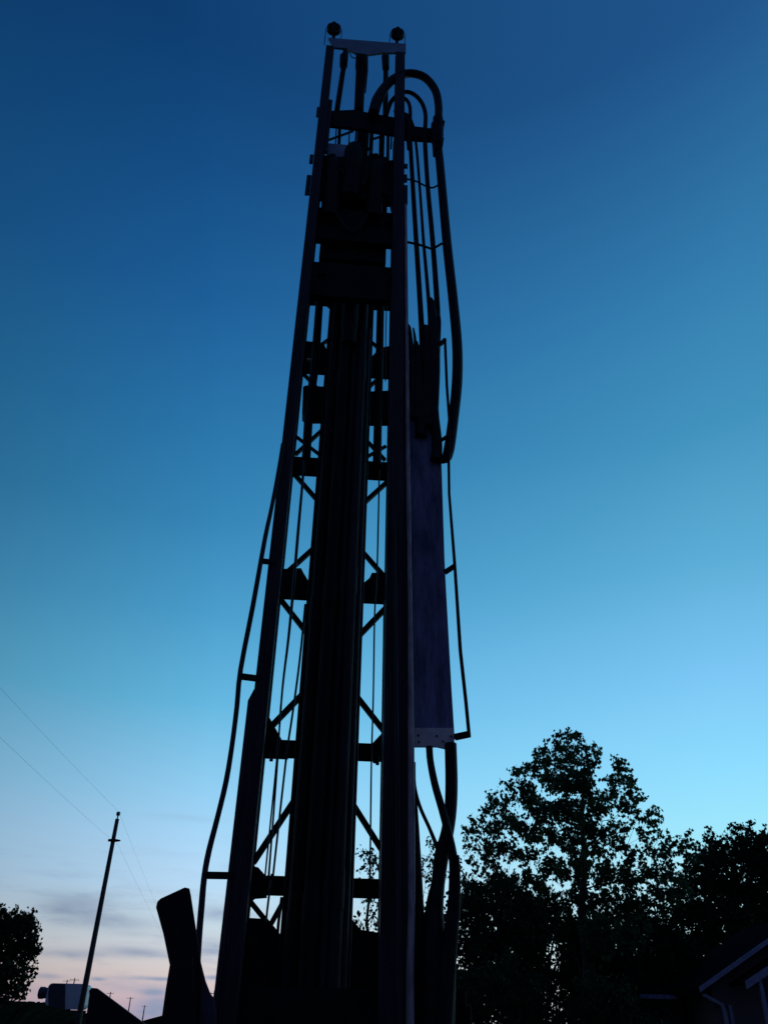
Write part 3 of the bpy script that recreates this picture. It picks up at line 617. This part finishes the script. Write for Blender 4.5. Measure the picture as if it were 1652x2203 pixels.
SKL = [(315, 0, (14, 62, 114)), (315, 300, (20, 77, 132)), (315, 600, (29, 94, 153)), (315, 900, (42, 118, 172)), (315, 1100, (54, 134, 184)), (315, 1300, (74, 157, 204)), (315, 1500, (100, 183, 224)),
       (315, 1700, (148, 207, 243)), (315, 1800, (170, 215, 248)), (315, 1900, (184, 218, 245)), (315, 1980, (196, 215, 228)), (315, 2040, (208, 212, 218)), (315, 2075, (216, 208, 208)), (315, 2110, (214, 198, 199)), (315, 2150, (206, 183, 192)), (315, 2200, (182, 158, 184))]
SKR = [(1575, 0, (33, 86, 140)), (1575, 300, (43, 106, 157)), (1575, 600, (53, 127, 176)), (1575, 900, (66, 146, 190)), (1575, 1200, (92, 173, 215)), (1575, 1450, (124, 199, 245)), (1575, 1650, (142, 220, 255)), (1575, 1800, (160, 232, 252)), (1575, 2000, (190, 232, 240)), (1575, 2200, (215, 220, 215))]
mx = N.new('ShaderNodeMixRGB'); mr = N.new('ShaderNodeMapRange'); mr.inputs['From Min'].default_value = -.22; mr.inputs['From Max'].default_value = .38
L.new(X, mr.inputs['Value']); L.new(mr.outputs[0], mx.inputs[0]); L.new(ramp(SKL, ex), mx.inputs[1]); L.new(ramp(SKR, ex), mx.inputs[2])
# low cloud streaks
nz = N.new('ShaderNodeTexNoise'); nz.inputs['Scale'].default_value = 1.0; nz.inputs['Detail'].default_value = 6; nz.inputs['Roughness'].default_value = .6
cb = N.new('ShaderNodeCombineXYZ'); L.new(math_('MULTIPLY', az, .16), cb.inputs[0]); L.new(math_('MULTIPLY', el, .95), cb.inputs[1]); L.new(cb.outputs[0], nz.inputs['Vector'])
streak = N.new('ShaderNodeMapRange'); streak.inputs['From Min'].default_value = .50; streak.inputs['From Max'].default_value = .68; L.new(nz.outputs['Fac'], streak.inputs['Value'])
lowm = N.new('ShaderNodeMapRange'); lowm.inputs['From Min'].default_value = 11; lowm.inputs['From Max'].default_value = 5.5; L.new(el, lowm.inputs['Value'])
leftm = N.new('ShaderNodeMapRange'); leftm.inputs['From Min'].default_value = 10; leftm.inputs['From Max'].default_value = -8; L.new(az, leftm.inputs['Value'])
cl = math_('MULTIPLY', math_('MULTIPLY', streak.outputs[0], lowm.outputs[0]), math_('MULTIPLY', leftm.outputs[0], .35))
nd = N.new('ShaderNodeTexNoise'); nd.inputs['Scale'].default_value = .55; nd.inputs['Detail'].default_value = 5
cb2 = N.new('ShaderNodeCombineXYZ'); L.new(math_('MULTIPLY', az, .6), cb2.inputs[0]); L.new(math_('MULTIPLY', el, 1.6), cb2.inputs[1]); L.new(cb2.outputs[0], nd.inputs['Vector'])
warp = math_('MULTIPLY', math_('SUBTRACT', nd.outputs['Fac'], .5), 5.0)
for px, py, sx, sy, amp in ((165, 1950, 70, 22, .55), (250, 1985, 90, 14, .35), (150, 2052, 75, 8, .4), (290, 2048, 75, 10, .5), (100, 2100, 30, 5, .4), (350, 2106, 70, 4, .6), (212, 2106, 16, 3, .5), (330, 2135, 26, 5, .45), (335, 2165, 45, 22, .6), (470, 1965, 50, 16, .4), (455, 2040, 60, 20, .3), (458, 2103, 25, 4, .6), (400, 1760, 80, 8, .12), (290, 2010, 60, 6, .15)):
    d = ray(px, py).normalized(); e0_ = math.degrees(math.asin(d.z)); a0_ = math.degrees(math.atan2(d.x, d.y)); k = 57.3/2031
    A = math_('DIVIDE', math_('SUBTRACT', az, a0_), sx*k); B = math_('DIVIDE', math_('ADD', math_('SUBTRACT', el, e0_), math_('MULTIPLY', warp, sy*k*.30)), sy*k)
    g_ = math_('EXPONENT', math_('MULTIPLY', math_('ADD', math_('MULTIPLY', A, A), math_('MULTIPLY', B, B)), -1))
    cl = math_('ADD', cl, math_('MULTIPLY', g_, math_('MULTIPLY', math_('ADD', nd.outputs['Fac'], .3), amp*1.7)))
cm = N.new('ShaderNodeMixRGB'); cm.blend_type = 'MIX'; cm.use_clamp = False
L.new(math_('MINIMUM', cl, .85), cm.inputs[0]); L.new(mx.outputs[0], cm.inputs[1]); cm.inputs[2].default_value = (*lin((136, 154, 184)), 1)
dm = N.new('ShaderNodeMapRange'); dm.inputs['From Min'].default_value = -.46; dm.inputs['From Max'].default_value = -.2; dm.inputs['To Min'].default_value = .62; dm.inputs['To Max'].default_value = 1; L.new(X, dm.inputs['Value'])
dv_ = N.new('ShaderNodeVectorMath'); dv_.operation = 'SCALE'; L.new(cm.outputs[0], dv_.inputs[0]); L.new(dm.outputs[0], dv_.inputs['Scale'])
# the side of the sky away from the afterglow: darker, dull violet above the horizon
back = N.new('ShaderNodeMapRange'); back.interpolation_type = 'SMOOTHSTEP'; back.inputs['From Min'].default_value = .25; back.inputs['From Max'].default_value = -.25; L.new(Y, back.inputs['Value'])
rb = N.new('ShaderNodeValToRGB'); rb.color_ramp.elements[0].position = 0; rb.color_ramp.elements[0].color = (.056, .060, .125, 1); rb.color_ramp.elements[1].position = .8; rb.color_ramp.elements[1].color = (.014, .046, .14, 1)
e = rb.color_ramp.elements.new(.3); e.color = (.036, .050, .145, 1); L.new(ex, rb.inputs[0])
bm_ = N.new('ShaderNodeMixRGB'); L.new(back.outputs[0], bm_.inputs[0]); L.new(dv_.outputs[0], bm_.inputs[1]); L.new(rb.outputs[0], bm_.inputs[2])
sky = N.new('ShaderNodeTexSky'); sky.sky_type = 'NISHITA'; sky.sun_disc = False; sky.sun_elevation = math.radians(-4); sky.sun_rotation = math.radians(28)
sv = N.new('ShaderNodeVectorMath'); sv.operation = 'SCALE'; sv.inputs['Scale'].default_value = .02; L.new(sky.outputs[0], sv.inputs[0])
ad = N.new('ShaderNodeMixRGB'); ad.blend_type = 'ADD'; ad.inputs[0].default_value = 1; L.new(bm_.outputs[0], ad.inputs[1]); L.new(sv.outputs[0], ad.inputs[2])
L.new(ad.outputs[0], bg.inputs['Color']); bg.inputs['Strength'].default_value = 1.0
sun = bpy.data.lights.new('sun', 'SUN'); sun.energy = .06; sun.angle = math.radians(15); sun.color = (1, .82, .72)
so = bpy.data.objects.new('sun', sun); COL.objects.link(so)
sd = Vector((math.sin(math.radians(28)), math.cos(math.radians(28)), math.tan(math.radians(3)))); so.rotation_euler = sd.to_track_quat('Z', 'Y').to_euler()
SC.view_settings.view_transform = 'Standard'; SC.view_settings.look = 'None'; SC.view_settings.exposure = 0; SC.view_settings.gamma = 1
